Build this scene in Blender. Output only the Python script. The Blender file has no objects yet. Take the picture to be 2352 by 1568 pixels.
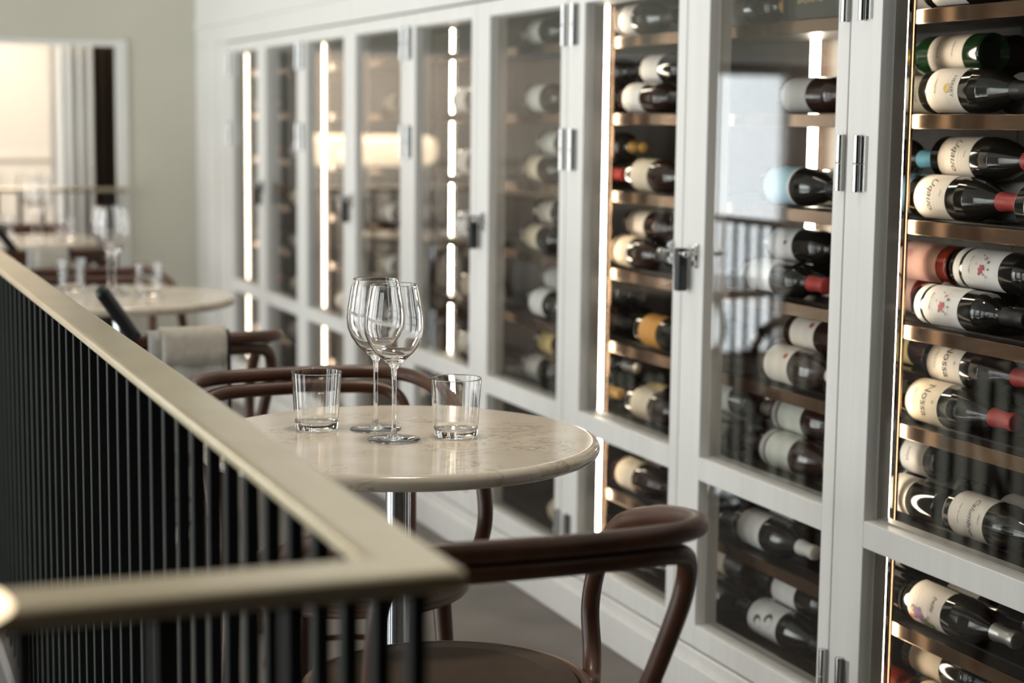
import bpy, math, random
from mathutils import Matrix, Vector
random.seed(7)
SC = bpy.context.scene
COL = SC.collection
PI = math.pi

# ------------------------------------------------------------------ render look
vs = SC.view_settings
vs.view_transform = 'Standard'
vs.look = 'None'
vs.gamma = 1.0
vs.use_curve_mapping = False
vs.exposure = 0.07
SC.cycles.use_denoising = True
SC.cycles.max_bounces = 14
SC.cycles.transmission_bounces = 12
SC.cycles.transparent_max_bounces = 20
SC.cycles.glossy_bounces = 6
SC.cycles.diffuse_bounces = 4
SC.cycles.sample_clamp_indirect = 20.0

# ------------------------------------------------------------------ mesh helpers
class MB:
    def __init__(self):
        self.v = []; self.f = []; self.s = []
    def add(self, vs_, fs_, smooth=False):
        b = len(self.v)
        self.v += [tuple(p) for p in vs_]
        for f in fs_:
            self.f.append([b + i for i in f]); self.s.append(smooth)
        return self
    def box(self, x0, x1, y0, y1, z0, z1):
        vs_ = [(x0,y0,z0),(x1,y0,z0),(x1,y1,z0),(x0,y1,z0),(x0,y0,z1),(x1,y0,z1),(x1,y1,z1),(x0,y1,z1)]
        return self.add(vs_, [(0,3,2,1),(4,5,6,7),(0,1,5,4),(1,2,6,5),(2,3,7,6),(3,0,4,7)])
    def lathe(self, prof, n=32, c=(0,0,0), closed=False, axis='z'):
        """Surface of revolution. prof: list of (r, h). closed: profile is a loop."""
        prof = self.crisp(prof, closed)
        vs_, fs_, rows = [], [], []
        for r, h in prof:
            if r < 1e-6:
                rows.append([len(vs_)]); vs_.append(self._ax(0, 0, h, c, axis))
            else:
                row = []
                for k in range(n):
                    a = 2*PI*k/n
                    row.append(len(vs_)); vs_.append(self._ax(r*math.cos(a), r*math.sin(a), h, c, axis))
                rows.append(row)
        pairs = list(zip(rows[:-1], rows[1:]))
        if closed: pairs.append((rows[-1], rows[0]))
        for A, B in pairs:
            if len(A) == 1 and len(B) == 1: continue
            for k in range(n):
                k2 = (k+1) % n
                if len(A) == 1: fs_.append((A[0], B[k2], B[k]))
                elif len(B) == 1: fs_.append((A[k], A[k2], B[0]))
                else: fs_.append((A[k], A[k2], B[k2], B[k]))
        return self.add(vs_, fs_, True)
    @staticmethod
    def crisp(prof, closed, ang=28, d=.0009):
        """Extra rings beside sharp profile corners so that smooth shading stays local."""
        n = len(prof); out = []
        for i, p in enumerate(prof):
            if not closed and i in (0, n-1): out.append(p); continue
            a, c = prof[i-1], prof[(i+1) % n]
            v1 = (p[0]-a[0], p[1]-a[1]); v2 = (c[0]-p[0], c[1]-p[1])
            l1, l2 = math.hypot(*v1), math.hypot(*v2)
            if l1 < 1e-7 or l2 < 1e-7: out.append(p); continue
            co = max(-1, min(1, (v1[0]*v2[0]+v1[1]*v2[1])/(l1*l2)))
            if math.degrees(math.acos(co)) > (ang if max(l1, l2) < .02 else 3):
                if l1 > 3*d: out.append((p[0]-v1[0]/l1*d, p[1]-v1[1]/l1*d))
                out.append(p)
                if l2 > 3*d: out.append((p[0]+v2[0]/l2*d, p[1]+v2[1]/l2*d))
            else: out.append(p)
        return out
    @staticmethod
    def _ax(x, y, h, c, axis):
        if axis == 'z': return (c[0]+x, c[1]+y, c[2]+h)
        if axis == 'y-': return (c[0]+x, c[1]-h, c[2]+y)
        if axis == 'x-': return (c[0]-h, c[1]+x, c[2]+y)
    def tube(self, pts, r, n=14, smooth_steps=6, round_ends=True):
        P = [Vector(p) for p in pts]
        R = r if isinstance(r, (list, tuple)) else [r]*len(P)
        if smooth_steps > 1 and len(P) > 2:
            Q, RR = [], []
            for i in range(len(P)-1):
                p0 = P[i-1] if i else P[0]*2-P[1]
                p3 = P[i+2] if i+2 < len(P) else P[-1]*2-P[-2]
                p1, p2 = P[i], P[i+1]
                for k in range(smooth_steps):
                    t = k/smooth_steps
                    q = 0.5*((2*p1)+(p2-p0)*t+(2*p0-5*p1+4*p2-p3)*t*t+(3*p1-p0-3*p2+p3)*t**3)
                    Q.append(q); RR.append(R[i]+(R[i+1]-R[i])*t)
            Q.append(P[-1]); RR.append(R[-1])
            P, R = Q, RR
        T = []
        for i in range(len(P)):
            a = P[max(i-1,0)]; b = P[min(i+1,len(P)-1)]
            T.append((b-a).normalized())
        up = Vector((0,0,1)) if abs(T[0].z) < .9 else Vector((1,0,0))
        N = (up - T[0]*up.dot(T[0])).normalized()
        rings = []
        def ring(p, t, nn, rr):
            b = t.cross(nn)
            return [p + (nn*math.cos(2*PI*k/n) + b*math.sin(2*PI*k/n))*rr for k in range(n)]
        frames = []
        for i in range(len(P)):
            if i: N = (N - T[i]*N.dot(T[i])).normalized()
            frames.append((P[i], T[i], N.copy(), R[i]))
        if round_ends:
            p, t, nn, rr = frames[0]
            for a in (75, 45, 20):
                rings.append(ring(p - t*rr*math.sin(math.radians(a)), t, nn, rr*math.cos(math.radians(a))))
        for fr in frames: rings.append(ring(*fr))
        if round_ends:
            p, t, nn, rr = frames[-1]
            for a in (20, 45, 75):
                rings.append(ring(p + t*rr*math.sin(math.radians(a)), t, nn, rr*math.cos(math.radians(a))))
        vs_ = [q for rg in rings for q in rg]
        fs_ = []
        for i in range(len(rings)-1):
            for k in range(n):
                k2 = (k+1) % n
                fs_.append((i*n+k, i*n+k2, (i+1)*n+k2, (i+1)*n+k))
        fs_.append(tuple(range(n))[::-1]); fs_.append(tuple((len(rings)-1)*n+k for k in range(n)))
        return self.add(vs_, fs_, True)
    def mesh(self, name, mat):
        m = bpy.data.meshes.new(name)
        m.from_pydata(self.v, [], self.f)
        m.polygons.foreach_set('use_smooth', self.s)
        m.materials.append(mat)
        m.update()
        return m

def link(name, data, parent=None, loc=None, rot=None):
    o = bpy.data.objects.new(name, data)
    COL.objects.link(o)
    if parent is not None: o.parent = parent
    if loc is not None: o.location = loc
    if rot is not None: o.rotation_euler = rot
    return o

def obj(name, mb, mat, parent=None, loc=None, rot=None, bevel=0, seg=2):
    m = mb.mesh(name, mat)
    o = link(name, m, parent, loc, rot)
    if bevel:
        b = o.modifiers.new('edge', 'BEVEL'); b.width = bevel; b.segments = seg
        b.limit_method = 'ANGLE'; b.angle_limit = math.radians(50)
    return o

def tag(o, label, cat, group=None, kind=None):
    o['label'] = label; o['category'] = cat
    if group: o['group'] = group
    if kind: o['kind'] = kind
    return o

def thing(name, label, cat, loc=(0,0,0), rot=(0,0,0), group=None):
    return tag(link(name, None, None, loc, rot), label, cat, group)

def struct(name, mb, mat, bevel=0):
    o = obj(name, mb, mat, bevel=bevel); o['kind'] = 'structure'; return o

def copy_tree(o, parent=None):
    c = o.copy(); COL.objects.link(c)
    if parent is not None: c.parent = parent
    for ch in list(o.children): copy_tree(ch, c)
    return c

# ------------------------------------------------------------------ materials
def mat(name, color, rough=.5, metal=0., coat=0., spec=.5, **kw):
    m = bpy.data.materials.new(name); m.use_nodes = True
    b = m.node_tree.nodes['Principled BSDF']
    b.inputs['Base Color'].default_value = (*color, 1)
    b.inputs['Roughness'].default_value = rough
    b.inputs['Metallic'].default_value = metal
    b.inputs['Coat Weight'].default_value = coat
    b.inputs['Coat Roughness'].default_value = .08
    b.inputs['Specular IOR Level'].default_value = spec
    for k, v in kw.items(): b.inputs[k.replace('_', ' ')].default_value = v
    return m

def nodes(m):
    nt = m.node_tree
    return nt, nt.nodes, nt.links, nt.nodes['Principled BSDF']

def noise_color(m, c1, c2, scale=(1,1,1), nscale=5, detail=6, lo=.35, hi=.65, coord='Object', bump=0., dist=0.):
    nt, N, L, b = nodes(m)
    tc = N.new('ShaderNodeTexCoord'); mp = N.new('ShaderNodeMapping')
    mp.inputs['Scale'].default_value = scale
    nz = N.new('ShaderNodeTexNoise'); nz.inputs['Scale'].default_value = nscale; nz.inputs['Detail'].default_value = detail
    nz.inputs['Distortion'].default_value = dist
    cr = N.new('ShaderNodeValToRGB')
    cr.color_ramp.elements[0].position = lo; cr.color_ramp.elements[0].color = (*c1, 1)
    cr.color_ramp.elements[1].position = hi; cr.color_ramp.elements[1].color = (*c2, 1)
    L.new(tc.outputs[coord], mp.inputs['Vector']); L.new(mp.outputs['Vector'], nz.inputs['Vector'])
    L.new(nz.outputs['Fac'], cr.inputs['Fac']); L.new(cr.outputs['Color'], b.inputs['Base Color'])
    if bump:
        bp = N.new('ShaderNodeBump'); bp.inputs['Strength'].default_value = bump; bp.inputs['Distance'].default_value = .002
        L.new(nz.outputs['Fac'], bp.inputs['Height']); L.new(bp.outputs['Normal'], b.inputs['Normal'])
    return m

def emit(name, color, strength):
    m = bpy.data.materials.new(name); m.use_nodes = True
    b = m.node_tree.nodes['Principled BSDF']
    b.inputs['Base Color'].default_value = (*color, 1)
    b.inputs['Emission Color'].default_value = (*color, 1)
    b.inputs['Emission Strength'].default_value = strength
    return m

def pane_glass(name, k=1.0):
    """Flat window glass: see-through, mirror share rising with the angle of view (Schlick)."""
    m = bpy.data.materials.new(name); m.use_nodes = True
    nt = m.node_tree; N = nt.nodes; L = nt.links
    for n in list(N):
        if n.type != 'OUTPUT_MATERIAL': N.remove(n)
    out = [n for n in N if n.type == 'OUTPUT_MATERIAL'][0]
    lw = N.new('ShaderNodeLayerWeight'); lw.inputs['Blend'].default_value = .5
    pw = N.new('ShaderNodeMath'); pw.operation = 'POWER'; pw.inputs[1].default_value = 5
    mu = N.new('ShaderNodeMath'); mu.operation = 'MULTIPLY_ADD'; mu.inputs[1].default_value = .96*k; mu.inputs[2].default_value = .04*k
    L.new(lw.outputs['Facing'], pw.inputs[0]); L.new(pw.outputs[0], mu.inputs[0])
    tr = N.new('ShaderNodeBsdfTransparent'); tr.inputs['Color'].default_value = (.985,.99,.985,1)
    gl = N.new('ShaderNodeBsdfGlossy'); gl.inputs['Roughness'].default_value = .0
    mx = N.new('ShaderNodeMixShader')
    L.new(mu.outputs[0], mx.inputs['Fac']); L.new(tr.outputs[0], mx.inputs[1]); L.new(gl.outputs[0], mx.inputs[2])
    L.new(mx.outputs[0], out.inputs['Surface'])
    return m

M = {}
M['white'] = noise_color(mat('white_painted_wood', (.77,.76,.73), .45), (.755,.745,.715), (.80,.79,.765), (14,14,.35), 3, 4, .3, .7)
M['wall'] = noise_color(mat('grey_beige_plaster', (.4,.38,.33), .85), (.565,.545,.46), (.60,.575,.485), (1,1,1), 1.2, 3)
M['ceiling'] = mat('white_ceiling', (.72,.69,.64), .9)
M['dimwall'] = mat('dark_back_wall', (.04,.036,.03), .8)
M['leftwall'] = mat('pale_left_wall', (.55,.53,.48), .85)
M['warmwall'] = noise_color(mat('warm_beige_plaster', (.58,.53,.47), .85), (.47,.44,.395), (.50,.465,.42), (1,1,1), 1.5, 3)
M['floor'] = noise_color(mat('brown_grey_floor', (.13,.11,.095), .5), (.10,.086,.075), (.165,.145,.13), (1,1,1), 3.5, 8, .35, .7, bump=.15)
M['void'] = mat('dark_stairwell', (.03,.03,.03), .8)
M['carcass'] = noise_color(mat('dark_brown_cabinet_wood', (.05,.035,.025), .5), (.030,.021,.016), (.055,.038,.027), (6,6,.4), 3, 5)
M['shelf'] = mat('dark_shelf_wood', (.03,.024,.02), .35)
M['bronze'] = mat('bronze_metal', (.28,.18,.115), .19, 1.)
M['gasket'] = mat('mid_grey_gasket', (.42,.41,.39), .45, .2)
M['post'] = mat('teal_grey_post', (.07,.08,.078), .3, .4)
M['steel'] = mat('polished_steel', (.56,.56,.55), .14, 1.)
M['chrome'] = mat('brushed_chrome', (.74,.77,.80), .15, 1.)
M['black'] = mat('black_plastic', (.012,.014,.016), .32)
M['blackmetal'] = noise_color(mat('black_green_steel', (.010,.012,.011), .55, spec=.08), (.008,.010,.009), (.012,.014,.013), (4,4,1), 8, 3)
M['brass'] = noise_color(mat('satin_brass', (.66,.55,.38), .26, 1.), (.62,.515,.345), (.69,.595,.435), (2,2,2), 4, 5, .35, .65)
M['pane'] = pane_glass('clear_pane_glass')
M['led'] = emit('warm_white_led', (1.0,.87,.69), 28.)
M['ledfar'] = emit('soft_white_led', (1.0,.83,.66), 13.)
M['lamp'] = emit('glowing_lamp_shade', (1.0,.80,.56), 3.2)
M['bulb'] = emit('glowing_opal_disc', (1.0,.78,.50), 2.4)
M['wood'] = noise_color(mat('dark_bentwood', (.08,.03,.018), .36, coat=.12, spec=.4), (.050,.018,.008), (.095,.036,.016), (3,3,3), 5, 6, .3, .7)
M['seatpad'] = noise_color(mat('brown_leather', (.04,.027,.018), .6, spec=.25), (.044,.026,.014), (.052,.032,.018), (1,1,1), 30, 4)
M['ring'] = noise_color(mat('grained_seat_ring', (.16,.09,.06), .45), (.10,.055,.036), (.21,.125,.085), (1,1,40), 4, 4)
M['curtain'] = noise_color(mat('white_curtain_fabric', (.75,.73,.70), .9), (.80,.78,.75), (.85,.83,.80), (20,20,1), 3, 3)
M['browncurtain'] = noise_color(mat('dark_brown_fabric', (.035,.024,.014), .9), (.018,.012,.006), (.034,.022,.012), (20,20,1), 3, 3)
M['throw'] = noise_color(mat('cream_wool', (.58,.53,.45), .95), (.54,.49,.41), (.62,.57,.49), (1,1,1), 60, 3, bump=.3)
M['throwdark'] = mat('dark_woven_edge', (.03,.03,.028), .8)
M['throwgrey'] = noise_color(mat('pale_grey_wool', (.52,.51,.48), .95), (.48,.47,.44), (.56,.55,.52), (1,1,1), 60, 3, bump=.3)

def marble():
    m = mat('cream_marble', (.66,.59,.49), .16, coat=.12, spec=.42)
    nt, N, L, b = nodes(m)
    tc = N.new('ShaderNodeTexCoord')
    mp = N.new('ShaderNodeMapping'); mp.inputs['Scale'].default_value = (1.0,1.9,1.0); mp.inputs['Rotation'].default_value = (0,0,.35)
    L.new(tc.outputs['Object'], mp.inputs['Vector'])
    base = N.new('ShaderNodeTexNoise'); base.inputs['Scale'].default_value = 5; base.inputs['Detail'].default_value = 8
    cr = N.new('ShaderNodeValToRGB')
    cr.color_ramp.elements[0].position = .3; cr.color_ramp.elements[0].color = (.53,.455,.36,1)
    cr.color_ramp.elements[1].position = .7; cr.color_ramp.elements[1].color = (.62,.545,.445,1)
    v = N.new('ShaderNodeTexNoise'); v.inputs['Scale'].default_value = 13; v.inputs['Detail'].default_value = 10; v.inputs['Distortion'].default_value = 1.6
    v.inputs['Roughness'].default_value = .62
    ab = N.new('ShaderNodeMath'); ab.operation = 'SUBTRACT'; ab.inputs[1].default_value = .5
    ab2 = N.new('ShaderNodeMath'); ab2.operation = 'ABSOLUTE'
    rm = N.new('ShaderNodeMapRange'); rm.inputs['From Min'].default_value = 0; rm.inputs['From Max'].default_value = .03
    rm.inputs['To Min'].default_value = 1; rm.inputs['To Max'].default_value = 0
    patch = N.new('ShaderNodeTexNoise'); patch.inputs['Scale'].default_value = 7; patch.inputs['Detail'].default_value = 3
    pr = N.new('ShaderNodeMapRange'); pr.inputs['From Min'].default_value = .46; pr.inputs['From Max'].default_value = .60
    ml = N.new('ShaderNodeMath'); ml.operation = 'MULTIPLY'
    ml2 = N.new('ShaderNodeMath'); ml2.operation = 'MULTIPLY'; ml2.inputs[1].default_value = .75
    mix = N.new('ShaderNodeMix'); mix.data_type = 'RGBA'; mix.inputs['B'].default_value = (.20,.115,.05,1)
    for t in (base, v): L.new(mp.outputs['Vector'], t.inputs['Vector'])
    L.new(tc.outputs['Object'], patch.inputs['Vector'])
    L.new(base.outputs['Fac'], cr.inputs['Fac'])
    L.new(v.outputs['Fac'], ab.inputs[0]); L.new(ab.outputs[0], ab2.inputs[0]); L.new(ab2.outputs[0], rm.inputs['Value'])
    L.new(patch.outputs['Fac'], pr.inputs['Value']); L.new(rm.outputs[0], ml.inputs[0]); L.new(pr.outputs[0], ml.inputs[1])
    L.new(ml.outputs[0], ml2.inputs[0])
    L.new(ml2.outputs[0], mix.inputs['Factor']); L.new(cr.outputs['Color'], mix.inputs['A'])
    L.new(mix.outputs['Result'], b.inputs['Base Color'])
    return m
M['marble'] = marble()

def clear_glass():
    m = mat('clear_drinking_glass', (1,1,1), .0, spec=.5)
    b = m.node_tree.nodes['Principled BSDF']
    b.inputs['Transmission Weight'].default_value = 1.0
    b.inputs['IOR'].default_value = 1.48
    return m
M['glass'] = clear_glass()

BG = {   # bottle glass
    'dark': mat('near_black_bottle_glass', (.010,.009,.007), .07, coat=.3),
    'green': mat('deep_green_bottle_glass', (.008,.035,.010), .07, coat=.3),
    'rose': mat('red_amber_bottle_glass', (.16,.018,.010), .08, coat=.3),
    'plum': mat('plum_brown_bottle_glass', (.028,.011,.008), .08, coat=.3),
}
def paper(name, col, ink=(.25,.22,.2), amount=.35, seed=0):
    """Label paper with faint lines of small print that run round the bottle."""
    m = mat(name, col, .6)
    nt, N, L, b = nodes(m)
    uv = N.new('ShaderNodeUVMap')
    sx = N.new('ShaderNodeSeparateXYZ'); L.new(uv.outputs['UV'], sx.inputs[0])
    cr = N.new('ShaderNodeValToRGB'); cr.color_ramp.interpolation = 'CONSTANT'
    el = cr.color_ramp.elements
    el[0].position = 0; el[0].color = (0,0,0,1); el[1].position = .18; el[1].color = (1,1,1,1)
    for p, c in ((.205,0),(.27,1),(.295,0),(.62,1),(.655,0),(.72,1),(.735,0)):
        e = el.new(p); e.color = (c,c,c,1)
    L.new(sx.outputs['Y'], cr.inputs['Fac'])
    nz = N.new('ShaderNodeTexNoise'); nz.inputs['Scale'].default_value = 26 ; nz.inputs['Detail'].default_value = 2
    mp = N.new('ShaderNodeMapping'); mp.inputs['Scale'].default_value = (3.2,.6,1); mp.inputs['Location'].default_value = (seed,seed*.7,0)
    L.new(uv.outputs['UV'], mp.inputs['Vector']); L.new(mp.outputs['Vector'], nz.inputs['Vector'])
    th = N.new('ShaderNodeMath'); th.operation = 'GREATER_THAN'; th.inputs[1].default_value = .5
    L.new(nz.outputs['Fac'], th.inputs[0])
    # only the middle of the label carries print
    c1 = N.new('ShaderNodeMath'); c1.operation = 'SUBTRACT'; c1.inputs[1].default_value = .5
    c2 = N.new('ShaderNodeMath'); c2.operation = 'ABSOLUTE'
    c3 = N.new('ShaderNodeMath'); c3.operation = 'LESS_THAN'; c3.inputs[1].default_value = .30
    L.new(sx.outputs['X'], c1.inputs[0]); L.new(c1.outputs[0], c2.inputs[0]); L.new(c2.outputs[0], c3.inputs[0])
    a = N.new('ShaderNodeMath'); a.operation = 'MULTIPLY'; bb = N.new('ShaderNodeMath'); bb.operation = 'MULTIPLY'
    cc = N.new('ShaderNodeMath'); cc.operation = 'MULTIPLY'; cc.inputs[1].default_value = amount
    L.new(cr.outputs['Color'], a.inputs[0]); L.new(th.outputs[0], a.inputs[1])
    L.new(a.outputs[0], bb.inputs[0]); L.new(c3.outputs[0], bb.inputs[1]); L.new(bb.outputs[0], cc.inputs[0])
    mix = N.new('ShaderNodeMix'); mix.data_type = 'RGBA'
    mix.inputs['A'].default_value = (*col,1); mix.inputs['B'].default_value = (*ink,1)
    L.new(cc.outputs[0], mix.inputs['Factor']); L.new(mix.outputs['Result'], b.inputs['Base Color'])
    return m
LB = {
    'white': paper('white_label_paper', (.80,.78,.75), seed=1),
    'cream': paper('cream_label_paper', (.78,.66,.48), seed=2),
    'ivory': paper('ivory_label_paper', (.80,.72,.62), seed=3),
    'grey': paper('grey_label_paper', (.48,.46,.43), seed=4),
    'beige': paper('beige_label_paper', (.52,.42,.30), seed=5),
    'brown': paper('brown_label_paper', (.27,.19,.115), seed=6),
    'blue': paper('pale_blue_label_paper', (.33,.55,.66), ink=(.35,.30,.15), seed=7),
    'pink': paper('pink_label_paper', (.80,.47,.38), ink=(.7,.25,.2), seed=8),
    'yellow': paper('yellow_label_paper', (.78,.58,.25), seed=9),
    'orange': paper('orange_label_paper', (.72,.33,.06), ink=(.5,.12,.03), seed=10),
    'sage': paper('sage_white_label_paper', (.62,.63,.55), seed=11),
    'black': mat('black_label_paper', (.012,.012,.011), .5),
}
CAPM = {
    'black': mat('black_foil', (.015,.015,.015), .35), 'red': mat('red_foil', (.42,.05,.045), .4),
    'gold': mat('gold_foil', (.62,.38,.10), .35, .6), 'white': mat('white_foil', (.72,.69,.63), .4),
    'blue': mat('blue_foil', (.14,.36,.46), .4), 'silver': mat('silver_foil', (.6,.58,.55), .3, .8),
}
INK = mat('dark_ink', (.10,.085,.075), .6)
GOLDINK = mat('gold_ink', (.45,.33,.12), .45)
PETAL = {k: mat(k+'_petal_ink', c, .6) for k, c in dict(rose=(.55,.10,.13), blush=(.70,.32,.30), leaf=(.16,.19,.07),
         violet=(.25,.12,.28), orange=(.75,.25,.04), gold=(.75,.50,.15), seal=(.50,.07,.04)).items()}

# ------------------------------------------------------------------ camera
def camera():
    cx, cy, f = 1176., 784., 4050.
    v1 = Vector((-455-cx, 258-cy, f)).normalized()
    v3 = Vector((-390., 32400., f)); v3 = (v3 - v1*v3.dot(v1)).normalized()
    up = -v3; X = v1.cross(up)
    right = Vector((X.x, v1.x, up.x)); down = Vector((X.y, v1.y, up.y)); fwd = Vector((X.z, v1.z, up.z))
    m = Matrix((right, -down, -fwd)).transposed().to_4x4()
    m.translation = (0, 0, 1.27)
    cam = bpy.data.cameras.new('camera'); cam.sensor_width = 36; cam.lens = f/2352*36
    cam.clip_start = .05; cam.clip_end = 60
    cam.dof.use_dof = True; cam.dof.focus_distance = 2.87; cam.dof.aperture_fstop = 2.7; cam.dof.aperture_blades = 9
    o = bpy.data.objects.new('camera', cam); COL.objects.link(o); o.matrix_world = m
    SC.camera = o
camera()

# ------------------------------------------------------------------ layout numbers
D = 1.795                      # front plane of the cabinet doors
FY = 8.64                      # far wall
PITCH = .650
SEAMS = [2.823 - PITCH*2 + PITCH*i for i in range(0, 11)]   # 1.523, 2.173, 2.823 (hinges) ...
SEAMS = [s for s in SEAMS if s < 8.2]
TOP, BOT = 1.603, .118
SHELVES = [1.4785, 1.289, 1.0956, .900, .7137, .526, .3317, .14]
SF = 1.895                     # shelf fronts
XB = 2.20                      # back wall of the cabinets
RAILX0, RAILX1, RAILZ = .398, .460, .93
CORNY = 1.232

# ------------------------------------------------------------------ the setting
def build_setting():
    b = MB(); b.box(.405,3.0,1.23,FY+.12,-.06,0); b.box(-4,3.0,-3,1.235,-.06,0); struct('floor', b, M['floor'])
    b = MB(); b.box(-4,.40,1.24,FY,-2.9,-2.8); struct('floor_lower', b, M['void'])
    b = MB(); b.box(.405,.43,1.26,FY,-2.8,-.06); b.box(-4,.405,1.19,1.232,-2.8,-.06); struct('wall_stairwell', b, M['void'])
    b = MB(); b.box(-4.1,3.0,-3.1,FY+.1,2.7,2.8); struct('ceiling', b, M['ceiling'])
    # far wall with a wide opening X -1.5 .. 1.455, top 1.62
    ox0, ox1, oz = -3.7, 1.455, 1.622
    b = MB(); b.box(ox1,3.0,FY,FY+.14,-.06,2.7); b.box(-4,ox0,FY,FY+.14,-2.8,2.7); b.box(-1.95,ox1,FY,FY+.14,oz,2.7); b.box(ox0,-1.95,FY,FY+.14,2.6,2.7)
    b.box(ox0,ox1,FY,FY+.14,-2.8,-.05)
    struct('wall_far', b, M['wall'])
    b = MB(); b.box(ox1-.052,ox1+.004,FY-.012,FY+.02,-.0,oz+.01); b.box(-1.95,ox1-.052,FY-.006,FY+.02,oz-.022,oz+.004)
    struct('trim_1', b, M['white'], .003)
    # left wall with four tall windows
    wins = [(.6,2.4),(3.1,4.9),(5.6,7.4)]
    b = MB(); y = -3
    for a, c in wins:
        b.box(-4.12,-4,y,a,-2.8,2.7); b.box(-4.12,-4,a,c,-2.8,-2.3); b.box(-4.12,-4,a,c,2.5,2.7); y = c
    b.box(-4.12,-4,y,FY,-2.8,2.7); struct('wall_left', b, M['leftwall'])
    for i, (a, c) in enumerate(wins):
        w = MB()
        for yy in (a, a+(c-a)/3, a+2*(c-a)/3, c):
            w.box(-4.05,-3.99,yy-.03,yy+.03,-2.3,2.5)
        for zz in (-2.3, -1.1, .1, 1.3, 2.5): w.box(-4.045,-3.995,a,c,zz-.03,zz+.03)
        o = struct('window_%d' % (i+1), w, M['white'])
        g = MB(); g.box(-4.03,-4.024,a,c,-2.3,2.5); obj('window_pane', g, M['pane'], o)
        L = bpy.data.lights.new('daylight', 'AREA'); L.shape = 'RECTANGLE'; L.size = c-a; L.size_y = 4.8
        L.energy = (122, 172, 265)[i]; L.color = (.96,.985,.99)
        lo = bpy.data.objects.new('daylight', L); COL.objects.link(lo)
        lo.location = (-4.14, (a+c)/2, .1); lo.rotation_euler = (PI/2, 0, -PI/2)
    b = MB(); b.box(-4,3,-3.1,-3,-.06,2.7); struct('wall_back', b, M['dimwall'])
    # the wall above and beside the cabinets, boarded
    b = MB()
    b.box(D+.002,2.4,-3,FY,TOP+.005,2.7)
    b.box(D+.012,2.4,8.03,FY,0,TOP+.012)
    b.box(D+.002,2.4,-3,SEAMS[0],0,TOP+.012)
    b.box(XB,2.4,SEAMS[0],8.03,0,TOP+.012)
    wr = struct('wall_right', b, M['carcass'])
    b = MB(); y = -1.2
    while y < FY-.01:
        y2 = min(y+.32, FY); b.box(D-.006,D+.004,y,y2-.0015,1.72,2.7); y = y2
    b.box(D-.004,D+.004,-1.2,FY,TOP+.005,1.69); b.box(D-.014,D+.004,-1.2,FY,1.69,1.72)
    struct('trim_2', b, M['white'], .0015)
    b = MB(); b.box(D-.004,D+.014,7.985,8.17,0,TOP+.012); b.box(D-.012,D+.014,8.17,8.44,0,TOP+.012); b.box(D-.004,D+.014,8.44,FY,0,TOP+.012)
    struct('trim_3', b, M['white'], .003)
    b = MB(); b.box(D-.006,D+.05,SEAMS[0],7.985,0,BOT-.004); b.box(D-.016,D-.006,SEAMS[0],7.985,0,.085)
    struct('baseboard_right', b, M['white'], .003)
    b = MB(); b.box(1.455,D-.012,FY-.016,FY,0,.09); struct('baseboard_far', b, M['white'], .003)
    # next room beyond the opening: lower floor, warm wall, a bright window
    NY = 11.9
    b = MB(); b.box(-5,1.9,FY+.14,NY,-.72,-.62); struct('floor_next_room', b, M['floor'])
    b = MB(); b.box(-1.9,1.9,NY,NY+.1,-.62,2.7); struct('wall_next_room', b, M['warmwall'])
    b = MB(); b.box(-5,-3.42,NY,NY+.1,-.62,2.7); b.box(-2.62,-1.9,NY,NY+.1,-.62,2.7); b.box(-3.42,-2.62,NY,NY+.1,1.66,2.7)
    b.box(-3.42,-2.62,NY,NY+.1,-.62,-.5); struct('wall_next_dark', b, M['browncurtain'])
    b = MB(); b.box(1.75,1.85,FY+.14,NY,-.62,2.7); struct('wall_next_right', b, M['warmwall'])
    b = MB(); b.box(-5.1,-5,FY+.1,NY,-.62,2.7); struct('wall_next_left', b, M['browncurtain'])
    b = MB(); b.box(-5,1.9,FY+.14,NY,2.7,2.8); struct('ceiling_next_room', b, M['ceiling'])
    b = MB(); b.box(.9,1.75,NY-.02,NY,.98,1.02); b.box(-1.85,.9,NY-.02,NY,.98,1.02)
    for k in range(26): b.box(-1.78+k*.13,-1.71+k*.13,NY-.03,NY-.01,.35,.90)
    struct('trim_4', b, M['warmwall'], .003)
    w = MB()
    for xx in (-3.42,-2.62): w.box(xx-.03,xx+.03,NY-.02,NY+.04,-.5,1.66)
    for zz in (-.5,1.66): w.box(-3.42,-2.62,NY-.02,NY+.04,zz-.03,zz+.03)
    o = struct('window_4', w, M['white'])
    g = MB(); g.box(-3.40,-2.64,NY+.02,NY+.026,-.48,1.64); obj('window_pane', g, M['pane'], o)
    L = bpy.data.lights.new('daylight_next_room', 'AREA'); L.shape = 'RECTANGLE'; L.size = .8; L.size_y = 2.2; L.energy = 42
    L.color = (.92,.97,1.0)
    lo = bpy.data.objects.new('daylight_next_room', L); COL.objects.link(lo); lo.location = (-3.02,NY+.12,.58); lo.rotation_euler = (-PI/2,0,0)
    L = bpy.data.lights.new('warm_wall_light', 'SPOT'); L.energy = 15; L.color = (1,.84,.64); L.shadow_soft_size = .08; L.spot_size = 1.5; L.spot_blend = .9
    lo = bpy.data.objects.new('warm_wall_light', L); COL.objects.link(lo); lo.location = (1.05,NY-.55,2.2); lo.rotation_euler = (math.radians(28),0,0)
    L = bpy.data.lights.new('fill_light_next_room', 'AREA'); L.shape = 'RECTANGLE'; L.size = 2.5; L.size_y = 1.5; L.energy = 150; L.color = (1,.95,.88)
    lo = bpy.data.objects.new('fill_light_next_room', L); COL.objects.link(lo); lo.location = (.3,10.2,2.66)  # added fill that brightens the next room, not a ceiling fitting
build_setting()

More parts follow.
